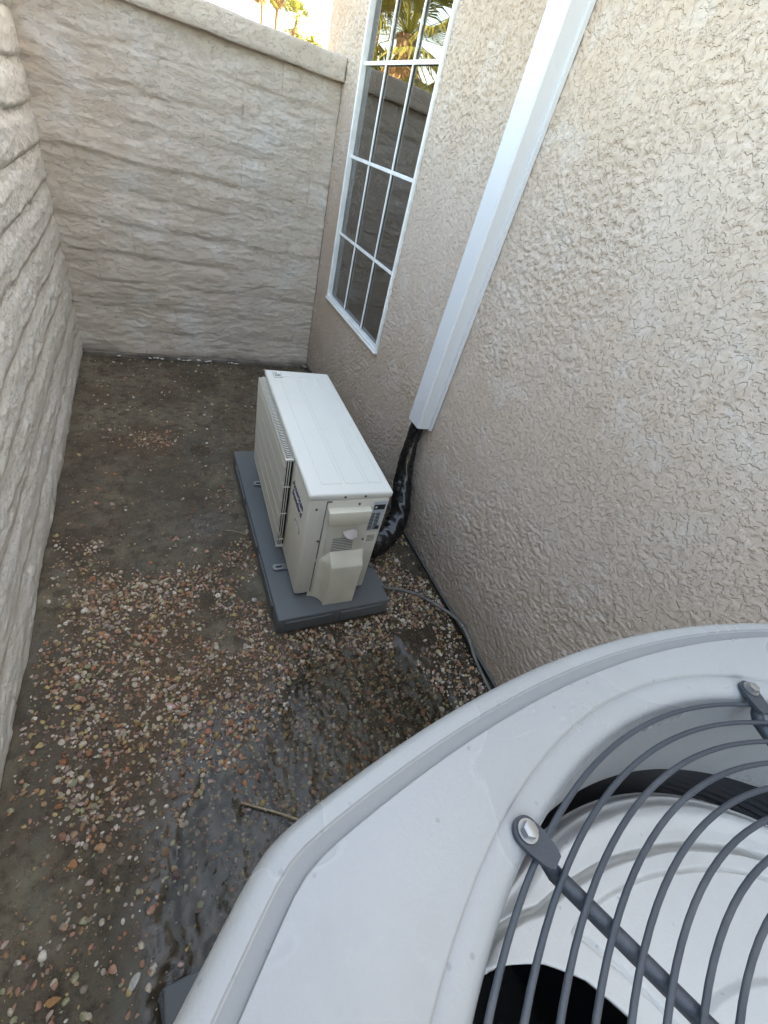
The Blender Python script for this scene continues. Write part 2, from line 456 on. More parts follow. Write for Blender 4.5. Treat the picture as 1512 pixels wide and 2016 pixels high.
# puddle surface with ripple rings
s2 = .005
wx = np.arange(-1.42, -.10, s2); wy = np.arange(-3.55, -2.36, s2)
WX, WY = np.meshgrid(wx, wy, indexing='ij')
WL = -.0045
wz = np.zeros_like(WX)
for (cx, cy, lam, amp, fall) in ((-.62, -2.84, .021, .00042, .20), (-.80, -2.93, .017, .0003, .09), (-.50, -2.70, .019, .00026, .12), (-.93, -3.0, .014, .00022, .07), (-.83, -2.80, .020, .0004, .12), (-.72, -2.72, .022, .0004, .12), (-1.0, -3.08, .016, .0003, .10)):
    d = np.hypot(WX - cx, WY - cy) + .012 * (fbm(WX * 9, WY * 9, 2) - .5)
    wz += amp * np.sin(2 * PI * d / lam) * np.exp(-d / fall)
wz = wz * 2.0 + .0070 * (fbm(WX * 17, WY * 9, 3) - .5) * 1.5 * sst(-.5, -.9, WX - .2 * (WY + 2.9)) + .0024 * (fbm(WX * 24, WY * 15, 2) - .5) + .0010 * (fbm(WX * 80, WY * 42, 2) - .5)
wmask = (ground_h(WX, WY) < WL + .004)
q = gridquads(len(wx), len(wy)); q = q[wmask.ravel()[q].any(1)]
me = npmesh('water', np.stack([WX, WY, WL + wz], -1).reshape(-1, 3), q)
bm = bmesh.new(); bm.from_mesh(me); bmesh.ops.delete(bm, geom=[v for v in bm.verts if not v.link_faces], context='VERTS'); bm.to_mesh(me); bm.free()
kind(link('puddle', me, None, M['water'], True), 'structure', 'shallow rippled puddle of clear rainwater over gravel')

# ---- pebbles
def base_pebbles(n, sub, seed):
    rs = np.random.RandomState(seed); out = []
    for i in range(n):
        bm = bmesh.new(); bmesh.ops.create_icosphere(bm, subdivisions=sub, radius=1)
        v = np.array([p.co[:] for p in bm.verts]); f = [[q.index for q in t.verts] for t in bm.faces]; bm.free()
        for k in range(9):                                  # knock planar facets off a ball: a worn crushed stone
            d = rs.normal(size=3); d /= np.linalg.norm(d); c = rs.uniform(.55, .85)
            s = v @ d; m = s > c; v[m] -= np.outer((s[m] - c) * .92, d)
        v = v * np.array([1, rs.uniform(.58, .92), rs.uniform(.42, .7)])
        out.append((v, np.array(f)))
    return out
def density(x, y):
    heap = sst(-1.75, -2.25, y) * sst(-1.46, -1.36, x) * sst(-2.98 , -2.70, y - .35 * (x + 1.0))
    n = fbm(x * 4.2, y * 4.2 + 7, 4)
    n2 = fbm(x * 13 + 4, y * 13, 3)
    d = 1.6 * heap * sst(.34, .52, n + .10) * (.45 + .75 * sst(.36, .52, n2)) * sst(-3.0, -2.66, y + .5 * (x + 1.1) * 0)
    d = np.maximum(d, .55 * sst(-1.3, -2.0, y) * sst(.42, .60, n))
    d = np.maximum(d, .9 * np.exp(-(((x + 1.13) / .14) ** 2 + ((y + 1.08) / .085) ** 2) * 1.4))
    d = np.maximum(d, .60 * sst(-.62, -.35, x) * sst(-1.9, -2.2, y) * sst(.38, .58, n))
    d = np.maximum(d, .13 * sst(-2.4, -2.8, y) * sst(.40, .62, n2))
    d = np.maximum(d, .62 * sst(-2.5, -2.7, y) * sst(-1.15, -.9, x))
    d = np.maximum(d, .035)
    d = d * (1 - .35 * sst(-2.72, -2.86, y) * sst(-1.08, -1.16, x))
    return d
rs = np.random.RandomState(5)
def blocked(x, y):
    return ((x > -.76) & (x < -.285) & (y > -2.385) & (y < -1.27)) | ((x > -1.165) & (x < -.33) & (y < -3.16)) | (x > -.012) | (x < -1.485)
def scatter(N, k=1.):
    x = rs.uniform(-1.49, -.01, N); y = rs.uniform(-3.9, -.02, N)
    m = (rs.rand(N) < density(x, y) * k) & ~blocked(x, y); return x[m], y[m]
def instance_mesh(name, bases, x, y, sz, mat, tone, sink=.14, flat=.55):
    V = []; F = []; T = []; off = 0
    n = len(x); zz = ground_h(x, y)
    for i in range(n):
        v, f = (B1[i % len(B1)] if bases is B0 and sz[i] > .0066 else bases[i % len(bases)])
        R = Matrix.Rotation(rs.uniform(0, 2 * PI), 3, 'Z') @ Matrix.Rotation(rs.normal() * flat, 3, 'X') @ Matrix.Rotation(rs.normal() * flat, 3, 'Y')
        w = v @ np.array(R).T * sz[i]; w = w + np.array([x[i], y[i], zz[i] + sz[i] * sink])
        V.append(w); F.append(f + off); off += len(v); T.append(np.full(len(v), tone[i]))
    me = npmesh(name, np.concatenate(V), np.concatenate(F))
    a = me.attributes.new('tone', 'FLOAT', 'POINT'); a.data.foreach_set('value', np.concatenate(T).astype(np.float32))
    return link(name, me, None, mat)
B1 = base_pebbles(14, 2, 3); B0 = base_pebbles(10, 1, 4)
# singles, the 290 that show largest: large stones near the camera; children of the ground, sharing mesh data
bme = []
for v, f in B1:
    me = npmesh('pebble', v, f); me.materials.append(M['pebble']); autosmooth(me, 40); bme.append(me)
x, y = scatter(5200, .9); m = (y > -3.17) & (y < -1.95); x, y = x[m][:290], y[m][:290]
for i in range(len(x)):
    o = bpy.data.objects.new('pebble', bme[i % len(bme)]); COL.objects.link(o); o.parent = ground
    s = rs.uniform(.0085, .0135)
    o.location = (x[i], y[i], float(ground_h(np.array([x[i]]), np.array([y[i]]))[0]) + s * .42)
    o.rotation_euler = (rs.normal() * .4, rs.normal() * .4, rs.uniform(0, 6.28)); o.scale = (s, s, s)
x, y = scatter(64000, .85); n = len(x)
g = instance_mesh('gravel', B0, x, y, np.clip(rs.lognormal(-5.18, .34, n), .0028, .0125), M['gravel'], rs.rand(n))
autosmooth(g.data, 40); kind(g, 'stuff', 'tan, pink and white gravel scattered in heaps over the soil')
# grit: tiny chips everywhere
oct_v = np.array([(1, 0, 0), (-1, 0, 0), (0, 1, 0), (0, -1, 0), (0, 0, 1), (0, 0, -1)], float)
oct_f = np.array([(0, 2, 4), (2, 1, 4), (1, 3, 4), (3, 0, 4), (2, 0, 5), (1, 2, 5), (3, 1, 5), (0, 3, 5)])
N = 15000; x = rs.uniform(-1.49, -.01, N); y = rs.uniform(-4.2, -.02, N); m = ~blocked(x, y) & (rs.rand(N) < .30 + .9 * sst(-1.2, -2.2, y)); x, y = x[m], y[m]; n = len(x)
kind(instance_mesh('grit', [(oct_v * (1, .7, .5), oct_f)], x, y, rs.uniform(.0010, .0030, n), M['gravel'], rs.rand(n)), 'stuff', 'fine stone grit and chips on the soil')
# clods of the same soil, dark and pale, so the bare ground is broken up
N = 9000; x = rs.uniform(-1.49, -.01, N); y = rs.uniform(-3.6, -.02, N); m = ~blocked(x, y) & (rs.rand(N) < .25 + .9 * sst(.42, .62, fbm(x * 6, y * 6 + 3, 3))); x, y = x[m], y[m]; n = len(x)
o = instance_mesh('soil_crumbs', [(B0[k][0], B0[k][1]) for k in range(4)], x, y, rs.uniform(.0015, .0055, n), M['soil'], rs.rand(n), sink=.0)
a = o.data.attributes.new('wet', 'FLOAT', 'POINT'); a.data.foreach_set('value', np.repeat(rs.rand(n) * .7, 12).astype(np.float32)); autosmooth(o.data, 60); kind(o, 'stuff', 'small clods of damp soil on the bare ground')
# brown needles and bark crumbs
V = []; F = []
N = 12000; x = rs.uniform(-1.47, -.05, N); y = rs.uniform(-3.0, -.1, N); m = ~blocked(x, y) & (rs.rand(N) < .10 + .5 * sst(.5, .62, fbm(x * 3 + 2, y * 3, 3)) + np.minimum(1, density(x, y))) & (puddle(x, y) < .05); x, y = x[m], y[m]; zz = ground_h(x, y)
for i in range(len(x)):
    a = rs.uniform(0, PI); L = rs.uniform(.006, .022) * (2.2 if rs.rand() < .06 else 1); w = rs.uniform(.0006, .0022); c, s = math.cos(a), math.sin(a); z = zz[i] + rs.uniform(.003, .011); t = rs.normal() * .006
    p = [(x[i] - c * L / 2 - s * w, y[i] - s * L / 2 + c * w, z - t), (x[i] - c * L / 2 + s * w, y[i] - s * L / 2 - c * w, z - t), (x[i] + c * L / 2, y[i] + s * L / 2, z + t), (x[i], y[i], z + w * 1.4)]
    k = len(V); V += p; F += [(k, k + 1, k + 3), (k + 1, k + 2, k + 3), (k + 2, k, k + 3), (k, k + 2, k + 1)]
kind(link('litter', pyd('litter', V, F), None, M['litter']), 'stuff', 'brown pine needles and bark crumbs among the gravel')

# ================================================================== BLOCK WALLS
CH = 1.672 / 11
def block_disp(u, v, seed, soft=1., open_=0.):
    """relief of a painted slump block wall; u along, v up"""
    jv = v + .030 * (fbm(u * 2.2 + seed, v * 2, 3) - .5) * 2 * .6
    t = (jv / CH) % 1.0; row = np.floor(jv / CH)
    ji = open_ + (1 - open_) * sst(.30, .66, fbm(u * 3.4 + seed * 3, row * 7.7, 3))      # how open each stretch of bed joint is
    prof = sst(0, .16 + .26 * (1 - ji), t) * (1 - sst(.62, 1.02, t) * .85)
    h = (.0075 + .006 * open_) * prof * (.18 + .95 * ji) * (1 - .25 * t)
    us = (u + .203 * (row % 2)) / .406
    e = np.abs((us % 1.0) - .5) * 2
    h = h - .003 * sst(.955, 1.0, e) * (fbm(row * 3.3 + seed, us * .9, 2) > .56)
    h = h + .034 * soft * (fbm(u * 2.2 * soft + seed, v * 6.5, 4) - .5) * (.6 + .4 * vn(row * 5.3 + seed, us))
    lump = fbm(u * 6 * soft + 4, v * 17 + seed, 4)
    h = h + .0075 * soft * (np.abs(lump - .5) * -2 + .5)
    tear = fbm(u * 11 + seed, v * 50, 3); h = h + .0030 * sst(.57, .64, tear)
    h = h + .0028 * (fbm(u * 60, v * 60 + seed, 3) - .5)
    return h
def block_wall(root, x0len, place, seed, mat, n_rows, res, soft=1., open_=0.):
    """blocks laid in running bond, each its own part; place(u, v, h) -> xyz"""
    for r in range(n_rows):
        v0, v1 = r * CH, (r + 1) * CH
        edges = [0.] + [e for e in np.arange(.406 - .203 * (r % 2), x0len, .406) if e > .05 and e < x0len - .04] + [x0len]
        for a, b in zip(edges[:-1], edges[1:]):
            nu = max(3, int((b - a) / res) + 1); nv = int(CH / res) + 1
            u, v = np.meshgrid(np.linspace(a, b, nu), np.linspace(v0, v1, nv), indexing='ij')
            h = block_disp(u, v, seed, soft, open_); P = place(u, v, h); Bk = place(u, v, np.full_like(h, -.09))
            V = np.concatenate([P.reshape(-1, 3), np.array([Bk[0, 0], Bk[-1, 0], Bk[-1, -1], Bk[0, -1]])])
            F = [tuple(q) for q in gridquads(nu, nv)]
            k = nu * nv
            F += [tuple([k, k + 1] + [i * nv for i in range(nu - 1, -1, -1)]), tuple([k + 2, k + 3] + [i * nv + nv - 1 for i in range(nu)]),
                  tuple([k + 1, k + 2] + [(nu - 1) * nv + j for j in range(nv - 1, -1, -1)]), tuple([k + 3, k] + list(range(nv))), (k + 3, k + 2, k + 1, k)]
            o = link('block', pyd('block', V, F), root, mat, True)
            o.data.set_sharp_from_angle(angle=math.radians(60))
FX = -1.545
far = empty('block_wall', 'far tan slump block wall with overhanging cap closing the end of the yard', 'wall', (0, 0, 0))
def place_far(u, v, h): return np.stack([FX + u, .012 - h, v + .0], -1)
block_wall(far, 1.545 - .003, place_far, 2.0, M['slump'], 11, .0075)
left = empty('block_wall', 'long slump block wall, coloured paler for its skylight, running along the left side of the yard', 'wall', (-1.5, 0, 0))
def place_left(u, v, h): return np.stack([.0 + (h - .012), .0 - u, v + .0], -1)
block_wall(left, 5.2, place_left, 31.0, M['slump_skylit'], 11, .0085, .30, .75)
def coping(name, x0, x1, axis, root, mat, seed):
    """one long rough cap course with a slightly drooping lip"""
    L = x1 - x0; nu = int(L / .012) + 1
    prof = [(.0, -.030), (.0, .046), (.004, .0), (.02, -.0)]
    ring = []
    pr = [(-.10, 0), (.034, -.003), (.039, .001), (.040, .02), (.041, .045), (.041, .085), (.038, .094), (.03, .098), (-.06, .104), (-.22, .100), (-.24, .09), (-.24, 0.0)]
    # densify
    P = []
    for (a, b), (c, d) in zip(pr[:-1], pr[1:]):
        k = max(1, int(math.hypot(c - a, d - b) / .012))
        for i in range(k): P.append((a + (c - a) * i / k, b + (d - b) * i / k))
    P.append(pr[-1]); P = np.array(P)
    us = np.linspace(x0, x1, nu); U, K = np.meshgrid(us, np.arange(len(P)), indexing='ij')
    d = P[K][..., 0]; z = P[K][..., 1]
    n = (fbm(U * 9 + seed, z * 30 + d * 20, 4) - .5)
    d2 = d + n * .010 * (d > -.08); z2 = 1.672 + z + (fbm(U * 6 + seed, d * 14, 4) - .5) * .009 * (z > .05) + .0012
    z2 = z2 + (fbm(U * 14 + seed, d * 3, 3) - .5) * .007 * (z < .01)
    if axis == 'x': V = np.stack([U, -d2, z2], -1)
    else: V = np.stack([d2, U, z2], -1)
    me = npmesh(name, V.reshape(-1, 3), gridquads(nu, len(P)))
    bm = bmesh.new(); bm.from_mesh(me); bmesh.ops.holes_fill(bm, edges=[e for e in bm.edges if e.is_boundary]); bmesh.ops.recalc_face_normals(bm, faces=bm.faces); bm.to_mesh(me); bm.free()
    return link(name, me, root, mat, True)
coping('cap_course', -1.545, -.003, 'x', far, M['slump'], 3)
coping('cap_course', -5.2, -.05, 'y', left, M['slump_skylit'], 8)
# footing with crumbling mortar
V = []; F = []
boxes('footing', [((-.80, .02, -.02), (1.5, .10, .075))], M['conc'], far, .004)
rs2 = np.random.RandomState(3)
xx = -1.30
while xx < -.18:
    L = rs2.uniform(.012, .05)
    if vn(np.array([xx * 9]), np.array([3.]))[0] > .42:
        s = np.array([L / 2, .007 + .008 * rs2.rand(), .004 + .007 * rs2.rand()])
        v, f = B1[rs2.randint(14)]
        o = link('mortar_crumb', npmesh('mortar_crumb', v * s, f), far, M['efflo'], True)
        o.location = (xx, -.036 - .012 * rs2.rand(), .000 + .012 * rs2.rand()); o.rotation_euler = (0, rs2.normal() * .15, rs2.normal() * .2)
    xx += L * rs2.uniform(.7, 1.5)

# ================================================================== HOUSE
HY0, HY1, HZ = -7.0, .385, 2.95
WY0, WY1, WZ0, WZ1 = -1.172, -.278, .613, 2.16
house = empty('house', 'house with tan dashed stucco wall rising on the right side of the yard', 'house', (0, 0, 0))
# stucco face with the window opening left out; it has thickness
ys = [HY0, WY0, WY1, HY1]; zs = [.018, WZ0, WZ1, HZ]
bm = bmesh.new()
for i in range(3):
    for j in range(3):
        if i == 1 and j == 1: continue
        c = (.06, (ys[i] + ys[i + 1]) / 2, (zs[j] + zs[j + 1]) / 2); s = (.12, ys[i + 1] - ys[i], zs[j + 1] - zs[j])
        bm_box(bm, c, s)
bmesh.ops.remove_doubles(bm, verts=bm.verts, dist=1e-4)
bmesh.ops.translate(bm, vec=(.010, 0, 0), verts=bm.verts)
# drop interior faces shared by two boxes
dup = {}
for f in bm.faces: dup.setdefault(tuple(sorted(v.index for v in f.verts)), []).append(f)
bm.verts.index_update(); dup = {}
for f in bm.faces: dup.setdefault(frozenset(v.index for v in f.verts), []).append(f)
bmesh.ops.delete(bm, geom=[f for L in dup.values() if len(L) > 1 for f in L], context='FACES_ONLY')
me = bpy.data.meshes.new('stucco_wall'); bm.to_mesh(me); bm.free()
link('stucco_wall', me, house, M['stucco'])
def stucco_h(y, z):
    wy = y + .0045 * (fbm(y * 40, z * 40 + 5, 2) - .5) * 2; wz = z + .0045 * (fbm(y * 40 + 40, z * 40, 2) - .5) * 2
    n = fbm(wy * 76 + 11, wz * 92, 2, .6)
    isl = sst(.45 + .1 * (vn(y * 5 + 3, z * 5) - .5), .53, n)                                    # knocked-down dashes with crisp lips
    pits = fbm(wy * 128 + 3, wz * 140 + 9, 2, .6)
    big = vn(y * 7, z * 7)
    patch = .45 + .75 * sst(.34, .60, fbm(y * 2.3 + 8, z * 2.3, 3))
    return .0033 * patch * isl * (.75 + .5 * big) + .0026 * pits * (1 - .65 * isl) - .0035
st = .0037
gy = np.arange(-3.15, HY1, st); gz = np.concatenate([[.0185], np.arange(.022, 2.30, st)]); gy[-1] = HY1 - .0005
for t_ in (WY0 - .002, WY1 + .002): gy[np.argmin(abs(gy - t_))] = t_
for t_ in (WZ0 - .002, WZ1 + .002): gz[np.argmin(abs(gz - t_))] = t_
SY, SZ = np.meshgrid(gy, gz, indexing='ij'); SX = -stucco_h(SY, SZ)
SX[:, 0] = .004; SX[-1, :] = .008; SX[0, :] = .008; SX[:, -1] = .008
q = gridquads(len(gy), len(gz)); c = np.stack([SY.ravel()[q].mean(1), SZ.ravel()[q].mean(1)], 1)
q = q[~((c[:, 0] > WY0 - .002) & (c[:, 0] < WY1 + .002) & (c[:, 1] > WZ0 - .002) & (c[:, 1] < WZ1 + .002))]
me = npmesh('stucco_relief', np.stack([SX, SY, SZ], -1).reshape(-1, 3), q[:, ::-1])
link('stucco_relief', me, house, M['stucco'], True)
box('stucco_wall', (3.12, HY1 - .06, HZ / 2 + .01), (5.9, .12, HZ - .02), M['stucco'], house)
box('foundation', (3.02, (HY0 + HY1) / 2 - .01, -.03), (6, HY1 - HY0 - .03, .094), M['conc'], house)
box('weep_gap_shade', (-.0015, (HY0 + HY1) / 2, .016), (.012, HY1 - HY0, .006), M['groove'], house)  # dark strip painting the shade of the weep screed gap
box('roof', (3.1, (HY0 + HY1) / 2, HZ + .1), (6.3, HY1 - HY0 + .1, .2), M['roof'], house)
box('room_wall', (.9, -.72, 1.5), (.03, 2.4, 3.0), M['room'], house)
for yv in (WY0 - .012, WY1 + .012): box('room_wall', (.51, yv, 1.4), (.76, .02, 2.2), M['room'], house)
box('room_wall', (.51, -.72, .59), (.76, .9, .02), M['room'], house)
box('room_wall', (.51, -.72, 2.19), (.76, .9, .02), M['room'], house)
win = bpy.data.objects.new('window', None); COL.objects.link(win); win.parent = house
fw = .015
fr_boxes = [((.005, WY0 + fw / 2, (WZ0 + WZ1) / 2), (.036, fw, WZ1 - WZ0)), ((.005, WY1 - fw / 2, (WZ0 + WZ1) / 2), (.036, fw, WZ1 - WZ0)),
            ((.004, (WY0 + WY1) / 2, WZ0 + .013), (.038, WY1 - WY0 - .001, .026)), ((.004, (WY0 + WY1) / 2, WZ1 - .014), (.038, WY1 - WY0 - .001, .028))]
boxes('frame', fr_boxes, M['frame'], win, .003)
boxes('frame', [((-.002, (WY0 + WY1) / 2, WZ0 + .006), (.034, WY1 - WY0 + .006, .012))], M['frame'], win, .002)
cy_ = [WY0 + fw, WY0 + fw + .281, WY1 - fw - .281, WY1 - fw]; czs = [WZ0 + .030, 1.002, 1.377, 1.752, WZ1 - .026]
for yv in cy_[1:3]: box('muntin', (.0105, yv, (czs[0] + czs[-1]) / 2), (.007, .0105, czs[-1] - czs[0]), M['frame'], win, .001, 1)
for zv in czs[1:-1]: box('muntin', (.0100, (cy_[0] + cy_[3]) / 2, zv), (.0065, cy_[3] - cy_[0], .0150), M['frame'], win, .001, 1)
for i in range(3):
    for j in range(4):
        a, b, c, d = cy_[i], cy_[i + 1], czs[j], czs[j + 1]
        link('pane', pyd('pane', [(.017, a, c), (.017, a, d), (.017, b, d), (.017, b, c)], [(0, 1, 2, 3)]), win, M['glass'])

# line set cover: hollow vinyl channel, leaning a little
cov = empty('pipe_cover', 'tall white vinyl channel on the stucco hiding the pipes above the black wrap', 'pipe cover', (0, 0, 0))
def chan(z, dy):
    return [(p[0], p[1] + dy, z) for p in ((-.001, -1.869), (-.0115, -1.868), (-.0118, -1.855), (-.0585, -1.849), (-.0625, -1.845), (-.0625, -1.762), (-.0585, -1.757), (-.0118, -1.751), (-.0115, -1.738), (-.001, -1.737))]
n = 10
A, Bq = chan(.572, 0), chan(2.90, -.078)
inn = [(min(-.004, p[0] + .003) if p[0] < -.012 else p[0], -1.802 + (p[1] + 1.802) * .94, p[2]) for p in A]
V = A + Bq; F = [(i, i + 1, n + i + 1, n + i) for i in range(n - 1)]
me = pyd('channel', V, F)
o = link('channel', me, cov, M['cover']); sm = o.modifiers.new('s', 'SOLIDIFY'); sm.thickness = .0025; sm.offset = -1
cyl('screw', (-.033, -1.8535, .60), .0028, .003, M['screw'], cov, 10, 'y')
cyl('screw', (-.0625, -1.80, .66), .0022, .003, M['screw'], cov, 10, 'x')
cyl('screw', (-.0625, -1.86, 1.62), .0022, .003, M['screw'], cov, 10, 'x')

# black wrapped pipe bundle
P = catmull([(-.036, -1.800, .75), (-.036, -1.802, .58), (-.042, -1.808, .47), (-.054, -1.835, .36), (-.060, -1.880, .26), (-.075, -1.945, .16), (-.13, -2.000, .095), (-.21, -2.050, .065), (-.30, -2.075, .062), (-.345, -2.085, .080), (-.36, -2.085, .13)], 16)
rad = np.interp(np.linspace(0, 1, len(P)), [0, .15, .25, .40, .55, .68, .8, .9, 1], [.028, .030, .034, .046, .050, .049, .042, .038, .030])
def wr(t, a):
    c, s_ = math.cos(a), math.sin(a)
    n = float(fbm(np.array([c * 1.6 + t * 6 + 9]), np.array([s_ * 1.6 + t * 22]), 2)[0]) - .5
    n2 = 1 - abs(float(vn(np.array([c * 1.3 + t * 7 + 30]), np.array([s_ * 1.3 + t * 30]))[0]) - .5) * 2
    return 1 + .26 * n + .07 * (n2 - .6)
o = tube('wrapped_pipe', P, rad, M['tape'], None, 40, fn=wr)
tag(o, 'wrinkled shiny black wrapped pipe bending from the white channel to the unit', 'pipe')
# conduit + clamp
P = catmull([(-.352, -2.14, .16), (-.335, -2.155, .13), (-.30, -2.19, .075), (-.262, -2.262, .030), (-.20, -2.285, .022), (-.13, -2.325, .022), (-.07, -2.39, .022), (-.022, -2.47, .030), (-.014, -2.54, .045), (-.013, -2.60, .036), (-.022, -2.68, .018), (-.030, -2.78, .012), (-.03, -2.9, .010), (-.03, -3.1, .010)], 8)
tag(tube('conduit', P, .0068, M['conduit'], None, 10), 'thin grey flexible conduit running from the unit along the stucco foot', 'conduit')
cl = empty('clamp', 'small shiny metal clamp holding the grey conduit to the stucco', 'clamp', (-.013, -2.542, .046))
tube('strap', [(.0085 * math.cos(t), 0, .0085 * math.sin(t)) for t in np.linspace(0, 2 * PI, 14)[:-1]], .0022, M['steel'], cl, 6, closed=True)
box('tab', (.006, 0, .018), (.004, .010, .018), M['steel'], cl, .001)
cyl('bolt', (.001, 0, .020), .004, .006, M['steel'], cl, 6, 'x')

# ================================================================== PADS
def pad(name, x0, x1, y0, y1, h, label):
    t = empty(name, label, 'equipment pad', ((x0 + x1) / 2, (y0 + y1) / 2, 0))
    hx, hy = (x1 - x0) / 2, (y1 - y0) / 2
    bm = bmesh.new(); vs = bm_box(bm, (0, 0, h / 2 + .002), (2 * hx, 2 * hy, h))
    for v in bm.verts:
        if v.co.z < h / 2: v.co.x *= 1.012; v.co.y *= 1.008
    bmesh.ops.bevel(bm, geom=list(bm.edges), offset=.006, segments=3, affect='EDGES', profile=.5)
    me = bpy.data.meshes.new('slab'); bm.to_mesh(me); bm.free(); autosmooth(me)
    link('slab', me, t, M['pad'])
    # proud panels moulded in the sides
    L = []
    for sx in (-.5, .5):
        L.append(((sx * hx * .95, -hy - .002, h * .45), (hx * .80, .008, h * .72)))
        L.append(((sx * hx * .95, hy + .002, h * .45), (hx * .80, .008, h * .72)))
    for k in (-.6, -.02, .56):
        L.append(((-hx - .002, k * hy, h * .45), (.008, hy * .50, h * .72)))
        L.append(((hx + .002, k * hy, h * .45), (.008, hy * .50, h * .72)))
    boxes('side_panel', L, M['pad'], t, .002)
    return t
pad('equipment_pad', -.748, -.293, -2.368, -1.285, .078, 'dark grey plastic pad under the slim white outdoor unit')
pad('equipment_pad', -1.158, -.340, -3.96, -3.168, .062, 'dark grey plastic pad corner peeking out under the big round fan condenser')

# ================================================================== SLIM OUTDOOR UNIT
U = empty('outdoor_unit', 'slim white outdoor air conditioning unit standing on a dark grey pad', 'air conditioner', (-.514, -1.852, .082), math.radians(-2.15))
HX, HL, ZT = .1455, .4365, .520            # half width, half length, top above the pad
box('casing', (0, 0, .018 + (ZT - .030) / 2), (2 * HX - .008, 2 * HL - .008, ZT - .030), M['split'], U, .010, 3)
# lid with down-turned rim
lid = box('lid', (0, 0, ZT - .013), (2 * HX, 2 * HL, .026), M['lid'], U, .0085, 4)
for k, (a, b) in enumerate(((-.095, -.022), (-.012, .060), (.070, .122))):
    y0, y1 = -HL + .052, HL - .06
    ring = rrect((a + b) / 2, (y0 + y1) / 2, b - a, y1 - y0, .006); ri = rrect((a + b) / 2, (y0 + y1) / 2, b - a - .005, y1 - y0 - .005, .0045)
    ring_plate('rib', ring, ri, ZT - .001, ZT + .0013, M['lid'], lid)
box('label', (-.098, HL - .050, ZT + .0004), (.036, .050, .0012), M['black'], lid)
box('label', (-.098, HL - .050, ZT + .0012), (.033, .047, .0012), M['labelw'], lid)
boxes('print', [((-.098, HL - .050 + q, ZT + .0019), (.026, .0022, .0006)) for q in (-.015, -.010, -.005, 0, .006)] + [((-.104, HL - .034, ZT + .0019), (.012, .005, .0006))], M['black'], lid)
# front grille (faces -x)
gy0, gy1, gz0, gz1, gp = -.205, HL - .100, .060, .488, .026
gy1 = HL - .02
g = box('fan_opening', (-HX + .002, (gy0 + gy1) / 2, (gz0 + gz1) / 2), (.006, gy1 - gy0 - .02, gz1 - gz0 - .02), M['dark'], U)
xg = -HX - gp
V = []; F = []
def addbox(c, s):
    k = len(V); x, y, z = c; a, b, d = s[0] / 2, s[1] / 2, s[2] / 2
    V.extend([(x + i * a, y + j * b, z + l * d) for i in (-1, 1) for j in (-1, 1) for l in (-1, 1)])
    F.extend([(k, k + 1, k + 3, k + 2), (k + 4, k + 6, k + 7, k + 5), (k, k + 4, k + 5, k + 1), (k + 2, k + 3, k + 7, k + 6), (k, k + 2, k + 6, k + 4), (k + 1, k + 5, k + 7, k + 3)])
guard = box('fan_guard', (xg + .002, (gy0 + gy1) / 2, gz1 - .004), (.006, gy1 - gy0, .006), M['split'], U, .002)
nb = 58; slat = None
sV, sF = tube_vf(catmull([(0, 0, gz0 + .004), (0, 0, gz0 + .2), (0, 0, gz1 - .016), (.005, 0, gz1 - .003), (.013, 0, gz1 + .002), (gp + .004, 0, gz1 + .003)], 3), .0021, 5)
sme = pyd('slat', sV, sF); autosmooth(sme, 50); sme.materials.append(M['split'])
for i in range(nb):
    o = bpy.data.objects.new('slat', sme); COL.objects.link(o); o.parent = guard
    o.location = (xg, gy0 + .008 + (gy1 - gy0 - .012) * i / (nb - 1), 0)
for z in np.linspace(gz0 + .004, gz1 - .03, 6): box('cross_wire', (xg, (gy0 + gy1) / 2, z), (.0042, gy1 - gy0, .004), M['split'], guard, .001, 1)
for z in (gz0, gz1 + .001): box('guard_edge', (-HX - gp / 2, gy0 - .002, z), (gp + .006, .008, .008), M['split'], guard, .002)
for xk in (.002, .010, .018): box('side_bar', (xg + xk, gy0 - .002, (gz0 + gz1) / 2), (.0034, .0034, gz1 - gz0), M['split'], guard, .001, 1)
for z in (.10, .24, .37): box('side_link', (xg + .012, gy0 - .004, z), (gp, .004, .005), M['split'], guard, .001, 1)
box('guard_backing', (-HX - .004, gy0 + .004, (gz0 + gz1) / 2), (.010, .004, gz1 - gz0 - .012), M['dark'], guard)
# lettering on the front
def text(name, body, loc, size, mat, rot, parent, shear=0, ext=.0003, off=0):
    c = bpy.data.curves.new(name, 'FONT'); c.body = body; c.size = size; c.extrude = ext; c.shear = shear; c.offset = off
    c.resolution_u = 3; c.space_line = .82
    c.materials.append(mat); o = bpy.data.objects.new(name, c); COL.objects.link(o); o.parent = parent
    me = bpy.data.meshes.new_from_object(o); bpy.data.objects.remove(o); bpy.data.curves.remove(c)
    o = link(name, me, parent); o.location = loc; o.rotation_euler = rot; return o
FR = (PI / 2, 0, -PI / 2)
fxp = -HX + .0035
text('lettering', 'American', (fxp - .0012, -.226, .402), .040, M['ink'], FR, U, .35, off=.0003)
text('lettering', ' Standard', (fxp - .0012, -.222, .366), .040, M['ink'], FR, U, .35, off=.0003)
box('label', (fxp + .0002, -.345, .302), (.0012, .070, .017), M['groove'], U)
box('label', (fxp - .0006, -.315, .302), (.0012, .006, .012), M['leaf'], U)
boxes('print', [((fxp - .0006, -.345, .302 + q), (.0010, .060, .0012)) for q in (-.005, 0, .005)], M['labelw'], U)
